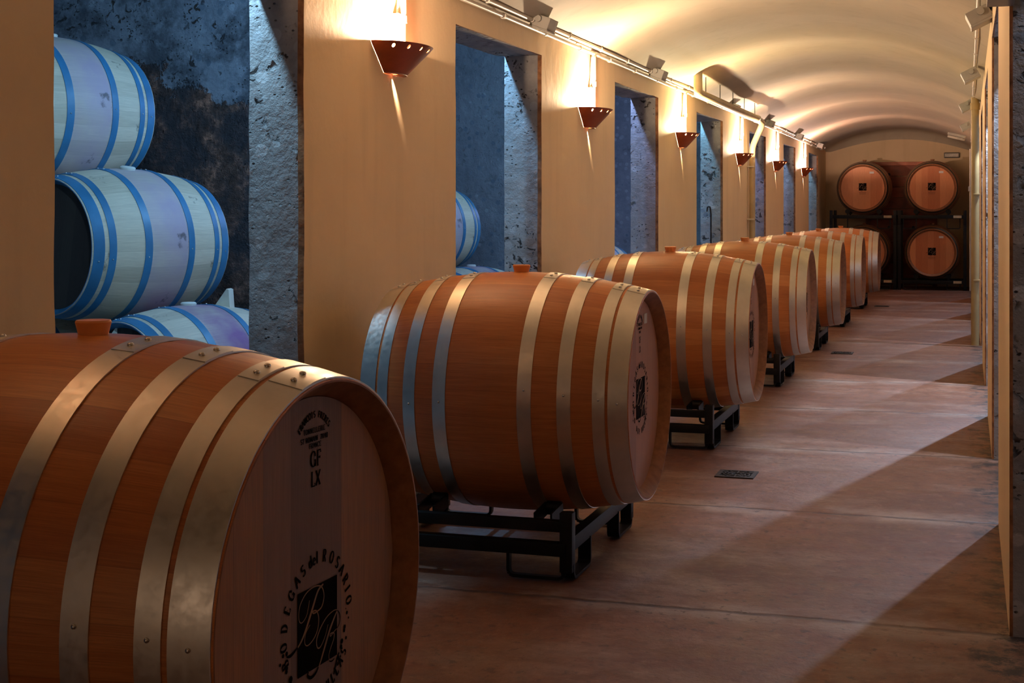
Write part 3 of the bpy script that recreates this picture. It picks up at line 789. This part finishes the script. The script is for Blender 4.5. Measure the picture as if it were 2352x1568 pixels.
# dropper conduits of the sconces
CZ = WTOP+.012
def dropper(i, y, z):
    r = empty('sconce_conduit', (XL, y, 0))
    ztop = CZ-.03
    bm = BM(); P = rounded([(.024, .11, ztop), (.024, .028, ztop), (.024, .028, ztop-.16)], .03, 5)
    tube(bm, P, .0125, 12); obj('elbow_tube', bm, M_PVC, r)
    bm = BM(); tube(bm, [(.024, .028, ztop-.14), (.024, .028, z-.07)], .0095, 12); obj('drop_tube', bm, M_PVC, r)
    bm = BM(); tube(bm, [(.016, .022, ztop-.02), (.012, .004, z+.10), (.012, .003, z-.06)], .0045, 8); obj('cable', bm, M_PVC, r)
    bm = BM(); box(bm, (.012, .012, z+.105), (.024, .040, .016), bev=.002); obj('clip', bm, M_CLIP, r)
    bm = BM(); tube(bm, [(.024, .028, ztop-.17), (.024, .028, ztop-.145)], .0145, 12); obj('coupling', bm, M_PVC, r)
    tag(r, ['cream conduit dropping down', 'cream conduit dropping into the nearest glowing wall light', 'cream conduit dropping into the second wall light from the front', 'cream conduit dropping into the third wall light from the front',
            'cream conduit dropping into the wall light by the yellow drain pipe', 'cream conduit dropping into the fifth wall light', 'cream conduit dropping into the farthest wall light'][i], 'conduit', 'conduits dropping to the sconces')
for i, (y, z, col, pw) in enumerate(SCON):
    if i: dropper(i, y, z)

# long twin conduit along the springing of the vault, with clips
def long_conduit(name, x, y0, y1, z, rad, lab, clips, sgn=1):
    r = empty(name, (x, y0, z))
    bm = BM(); tube(bm, [(0, 0, 0), (0, y1-y0, 0)], rad, 12); obj('tube', bm, M_PVC, r)
    for c in clips:
        bm = BM(); tube(bm, [(0, c-y0-.008, 0), (0, c-y0+.008, 0)], rad+.004, 12); bar(bm, (0, c-y0, 0), (-sgn*.028, c-y0, .012), .012, .006); obj('clip', bm, M_CLIP, r)
    tag(r, lab, 'conduit')
clips = [.5+.62*i for i in range(32)]
long_conduit('wall_conduit', XL+.036, -2, 19.6, CZ+.002, .0105, 'upper cream conduit running along the top of the left wall', clips)
long_conduit('wall_conduit', XL+.024, -2, 19.5, CZ-.030, .0095, 'lower cream conduit running along the top of the left wall', [c+.25 for c in clips[:-1]])
# junction boxes
def jbox(x, y, z, s, lab, sgn=1, tilt=.35, mat=None, grp='junction boxes on the left conduit', size=(.085, .13, .055)):
    r = empty('junction_box', (x, y, z)); r.rotation_euler = (0, sgn*tilt, 0)
    bm = BM(); box(bm, (0, 0, 0), [q*s for q in size], bev=.004*s); obj('housing', bm, mat or M_BOXG, r, False)
    bm = BM(); box(bm, (0, 0, -size[2]*s/2-.004), (size[0]*s*1.04, size[1]*s*1.04, .009), bev=.002); obj('cover', bm, mat or M_BOXG, r, False)
    for dy in (-1, 1):
        bm = BM(); tube(bm, [(-.01*sgn, dy*size[1]*s*.5, .008), (-.01*sgn, dy*(size[1]*s*.5+.018), .008)], .015, 12); obj('cable_gland', bm, M_BOXG, r)
    tag(r, lab, 'junction box', grp)
bl = ['grey junction box on the conduit above the second left opening', 'grey junction box on the conduit above the third left opening', 'grey junction box on the conduit above the fourth left opening, under the hanging drain pipe',
      'grey junction box just beyond the bend of the drain pipe', 'grey junction box above the last wall light', 'grey junction box at the far end of the left conduit']
for i, (px, py) in enumerate([(1250, 98), (1513, 196), (1686, 265), (1768, 300), (1836, 330), (1884, 328)]):
    L_ = 1.80; z = K*L_/(2222-px); y = (z-L_*math.sin(TH))/math.cos(TH)
    jbox(-L_, min(y, 19.75), CZ-.006, 1.0, bl[i])
# right-hand conduit and boxes
long_conduit('ceiling_conduit', XR-.052, 2.2, 19.4, CZ+.018, .010, 'thin conduit running along the top of the right wall', [3+.75*i for i in range(22)], -1)
for i, (px, py, lb) in enumerate([(2255, 38, 'grey junction box hanging nearest on the right edge of the vault'), (2228, 172, 'second grey junction box from the front on the right edge of the vault'),
                              (2219, 243, 'third grey junction box from the front on the right edge of the vault'), (2218, 290, 'fourth grey junction box on the right edge of the vault, last and smallest')]):
    zz = .80*3300/(483-py); X_ = (px-2222)*zz/K; y = (zz+X_*math.sin(TH))/math.cos(TH)
    jbox(min(X_, .045), y, CAMH+.80, .95, lb, -1, .45, M_BOXG, 'junction boxes on the right conduit', (.10, .15, .06))
jbox(.075, 3.60, 1.565, 1.0, 'pale junction box cut off by the top right corner', -1, 0, M_PVC, 'junction boxes on the right conduit', (.06, .12, .07))

# hanging drain pipe on the left and the tube fixed to the right
r = empty('drain_pipe', (-1.72, 9.55, 0))
ys, ye = 9.55, 12.75
hz = CAMH+.785
bm = BM(); tube(bm, rounded([(-.0, 0, vault_z(-1.72, ys)+.02), (-.0, 0, hz), (-.0, ye-ys-.35, hz)], .05, 6), .030, 16); obj('hanging_run', bm, M_PIPEY, r)
bm = BM(); tube(bm, [(0, ye-ys-.40, hz), (0, ye-ys-.34, hz)], .035, 16); obj('coupling', bm, M_CLIP, r)
bm = BM(); tube(bm, rounded([(0, ye-ys-.36, hz), (0, ye-ys-.02, hz-.02), (-.11, ye-ys+.12, hz-.22), (-.11, ye-ys+.12, .30), (-.11, ye-ys+.12, .02)], .06, 6), .027, 16); obj('down_pipe', bm, M_PIPEY, r)
for k in range(5):
    yy = .3+k*.6; bm = BM(); cyl(bm, (0, yy, hz+.02), (0, yy, vault_z(-1.72, ys+yy)+.003), .003, 6); obj('hanger', bm, M_RACK, r)
for zz in (.95, 1.42):
    bm = BM(); box(bm, (-.12, ye-ys+.12, zz), (.065, .075, .012), bev=.002); obj('pipe_clip', bm, M_CLIP, r)
tag(r, 'yellowish drain pipe hung under the left vault, bending down along the fourth visible pier', 'pipe')
r = empty('down_pipe', (.055, 11.42, 0))
bm = BM(); tube(bm, [(0, 0, .01), (0, 0, vault_z(.055, 11.42)+.01)], .029, 16); obj('tube', bm, M_PIPEO, r)
bm = BM(); tube(bm, [(0, 0, 1.84), (0, 0, 1.79)], .036, 16); obj('coupling', bm, M_PIPEO, r)
for zz in (.5, 1.15): bm = BM(); box(bm, (.012, 0, zz), (.05, .07, .014), bev=.002); obj('pipe_clip', bm, M_PIPEO, r)
tag(r, 'ochre painted down pipe against the right wall, reaching the floor', 'pipe')
for (x, y, lb, rad) in ((.035, 18.9, 'thin pale tube running down the far right corner', .014), (.072, 18.2, 'second thin pale tube down the right wall, just before the corner one', .012)):
    r = empty('surface_tube', (x, y, 0)); bm = BM(); tube(bm, [(0, 0, .02), (0, 0, 1.80)], rad, 10); obj('tube', bm, M_PVC, r)
    bm = BM(); box(bm, (-.0, 0, 1.30), (.05, .05, .06), bev=.003); obj('switch_box', bm, M_PVC, r, False); tag(r, lb, 'conduit')
# tube light by the far right vault, emergency light
r = empty('tube_light', (-.12, 17.2, 1.87)); r.rotation_euler = (0, R(14), R(-6))
bm = BM(); box(bm, (0, 0, .02), (.20, .07, .03), bev=.004); obj('housing', bm, M_BOXG, r, False)
bm = BM(); box(bm, (0, 0, -.012), (.19, .06, .03), bev=.01); obj('diffuser', bm, M_LENS, r)
tag(r, 'unlit strip light fixed across the right edge of the far vault', 'light')
r = empty('emergency_light', (-.20, YEND-.012, CAMH+.745))
bm = BM(); box(bm, (0, 0, 0), (.205, .03, .075), bev=.012); obj('housing', bm, plain('dark_lamp_rim', (.10, .09, .07), .5), r, False)
bm = BM(); box(bm, (0, -.018, 0), (.175, .012, .048), bev=.005); obj('diffuser', bm, M_LENS, r, False)
tag(r, 'small rectangular emergency light high on the end wall above the right barrels', 'light')

# ------------------------------------------------------------------ end racks and barrels
def make_end_barrel():
    root = empty('wine_barrel')
    obj('body', barrel_body(), [M_OAK, M_CHIME], root)
    hd = obj('head', head_bm(1), M_HEADB, root, False); obj('head', head_bm(-1), M_HEADB, root, False)
    hoops(root, SPEC8, plain('dull_dark_hoop', (.10, .075, .05), .5, .6), .14, rivets=False)
    obj('bung', bung_bm(), M_CHIME, root)
    X = BL-.034+.0008
    emblem(0, .015, X, .82, hd, False)
    bm = BM(); box(bm, (X, 0, -.06), (.0006, .09, .006)); box(bm, (X, 0, -.078), (.0006, .085, .005)); obj('stamped_line', bm, plain('faded_ink', (.22, .08, .03), .7), hd, False)
    sticker(hd, .115, .20, X, .055, .026)
    return root
eb = make_end_barrel()
EX = [-1.303, -.436]
ELAB = {(0, 1): 'oak barrel head facing the camera, upper left of the end racks', (1, 1): 'oak barrel head facing the camera, upper right of the end racks',
        (0, 0): 'oak barrel at the lower left of the end racks, half hidden by the corridor row', (1, 0): 'oak barrel head facing the camera, lower right of the end racks'}
first = True
for c in (0, 1):
    for lv in (0, 1):
        o = eb if first else copy_tree(eb); first = False
        o.location = (EX[c], 19.62, (.487, 1.322)[lv]); o.rotation_euler = (0, 0, R(-90))
        tag(o, ELAB[(c, lv)], 'barrel', 'barrels on the end racks')
def make_end_rack(tall):
    r = empty('barrel_rack'); W = .405; y0, y1 = -.32, .26
    top = .84 if tall else .19
    for px in (-W, W):
        for py in (y0, y1):
            bm = BM(); bar(bm, (px, py, 0.0), (px, py, top), .04, .04, (1, 0, 0)); obj('post', bm, M_RACK, r)
    for py in (y0, y1):
        bm = BM(); bar(bm, (-W, py, .105), (W, py, .105), .035, .045); obj('rail', bm, M_RACK, r)
    for px in (-W, W):
        bm = BM(); bar(bm, (px, y0, .105), (px, y1, .105), .035, .045); obj('side_rail', bm, M_RACK, r)
    for py in (y0+.07, y1-.05):
        for px in (-.2, .2):
            rr = brad(py-.0)+.034; zc = CH-math.sqrt(max(.01, rr*rr-.04))
            bm = BM(); bar(bm, (px, py-.05, .105), (px, py+.05, .105), .04, .04); bar(bm, (px, py, .11), (px, py, zc), .03, .02, (1, 0, 0)); k_ = obj('cradle', bm, M_RACK, r)
            bm = BM(); cyl(bm, (px, py-.02, zc), (px, py+.02, zc), .032, 16); obj('roller', bm, M_RACK, k_)
    for px in (-W+.05, W-.22):
        bm = BM(); P = rounded([(px, y0, .09), (px, y0, -.045 if not tall else .01), (px+.16, y0, -.045 if not tall else .01), (px+.16, y0, .09)], .02, 4)
        for a, b in zip(P[:-1], P[1:]): bar(bm, a, b, .012, .01, (0, 1, 0), 0)
        obj('foot_loop', bm, M_RACK, r)
    bm = BM(); box(bm, (W-.09, y0-.020, .108), (.10, .001, .032)); obj('paper_label', bm, plain('tan_paper_label', (.50, .38, .22), .7), r, False)
    return r
et = make_end_rack(True); es = make_end_rack(False)
for c in (0, 1):
    sd = ('left', 'right')[c]
    o = et if c == 0 else copy_tree(et); o.location = (EX[c], 19.62, 0); tag(o, 'tall-posted black rack standing on the floor, %s bottom of the end stack' % sd, 'barrel rack', 'black steel racks at the end wall')
    o = es if c == 0 else copy_tree(es); o.location = (EX[c], 19.62, .84); tag(o, 'black rack stacked on top at the %s of the end wall' % sd, 'barrel rack', 'black steel racks at the end wall')
# boarded red-brown door on the end wall
d = empty('boarded_door', (-.86, YEND-.03, 0))
for k in range(11):
    bm = BM(); box(bm, (0, 0, .09+k*.148), (.86, .035, .142), bev=.004); obj('board', bm, M_DOOR, d, False)
for s in (-1, 1):
    bm = BM(); box(bm, (s*.44, -.004, .83), (.06, .05, 1.66), bev=.004); obj('stile', bm, M_DOOR, d, False)
bm = BM(); box(bm, (0, -.008, 1.665), (.96, .06, .05), bev=.005); obj('top_rail', bm, plain('red_brown_rail', (.42, .11, .045), .5, 0, 6, .3), d, False)
for s in (-1, 1):
    for z in (1.52, .80):
        bm = BM(); cyl(bm, (s*.16, -.016, z), (s*.16, -.03, z), .02, 14); obj('bolt', bm, M_RACK, d)
tag(d, 'red-brown boarded door on the end wall behind the stacked barrels', 'door')

# ------------------------------------------------------------------ floor grates
def grate(x, y, s, lab, first=False):
    r = empty('floor_grate', (x, y, 0)); h = s/2
    bm = BM()
    for a in (-1, 1):
        box(bm, (a*(h-.008), 0, .002), (.016, s, .006)); box(bm, (0, a*(h-.008), .002), (s-.032, .016, .006))
    obj('frame', bm, M_CAST, r, False)
    bm = BM()
    for rr in (.018, .034, .050):
        P = [(rr*math.cos(2*PI*k/24)*s/.15, rr*math.sin(2*PI*k/24)*s/.15, .002) for k in range(25)]
        tube(bm, P, .0028, 6, False)
    for k in range(12):
        a = 2*PI*k/12; bar(bm, (.018*math.cos(a)*s/.15, .018*math.sin(a)*s/.15, .002), (.062*math.cos(a)*s/.15, .062*math.sin(a)*s/.15, .002), .005, .005, bev=0)
    for a in (-1, 1):
        for b in (-1, 1): box(bm, (a*h*.72, b*h*.72, .001), (h*.36, h*.36, .005))
    obj('ring_bars', bm, M_CAST, r, False)
    bm = BM(); box(bm, (0, 0, .0006), (s-.01, s-.01, .001)); obj('drain_well', bm, plain('drain_black', (.01, .008, .006), .8), r, False)
    tag(r, lab, 'drain grate', 'square drain grates in the floor')
grate(-.857, 5.6, .15, 'nearest square cast iron drain grate in the floor')
grate(-.86, 10.6, .15, 'middle drain grate in the floor, beside the fourth barrel')
grate(-.875, 15.9, .15, 'farthest drain grate, near the end racks')
# bent iron bar set in the fourth jamb
bm = BM(); P = rounded([(-1.96, 11.46, .30), (-1.96, 11.46, 1.0), (-1.965, 11.45, 1.06), (-1.985, 11.45, 1.06), (-1.99, 11.45, 1.02)], .02, 5)
tube(bm, P, .006, 8); o = obj('iron_hook', bm, M_CAST); tag(o, 'rusty bent iron bar standing against the jamb of the fourth left opening', 'hook')
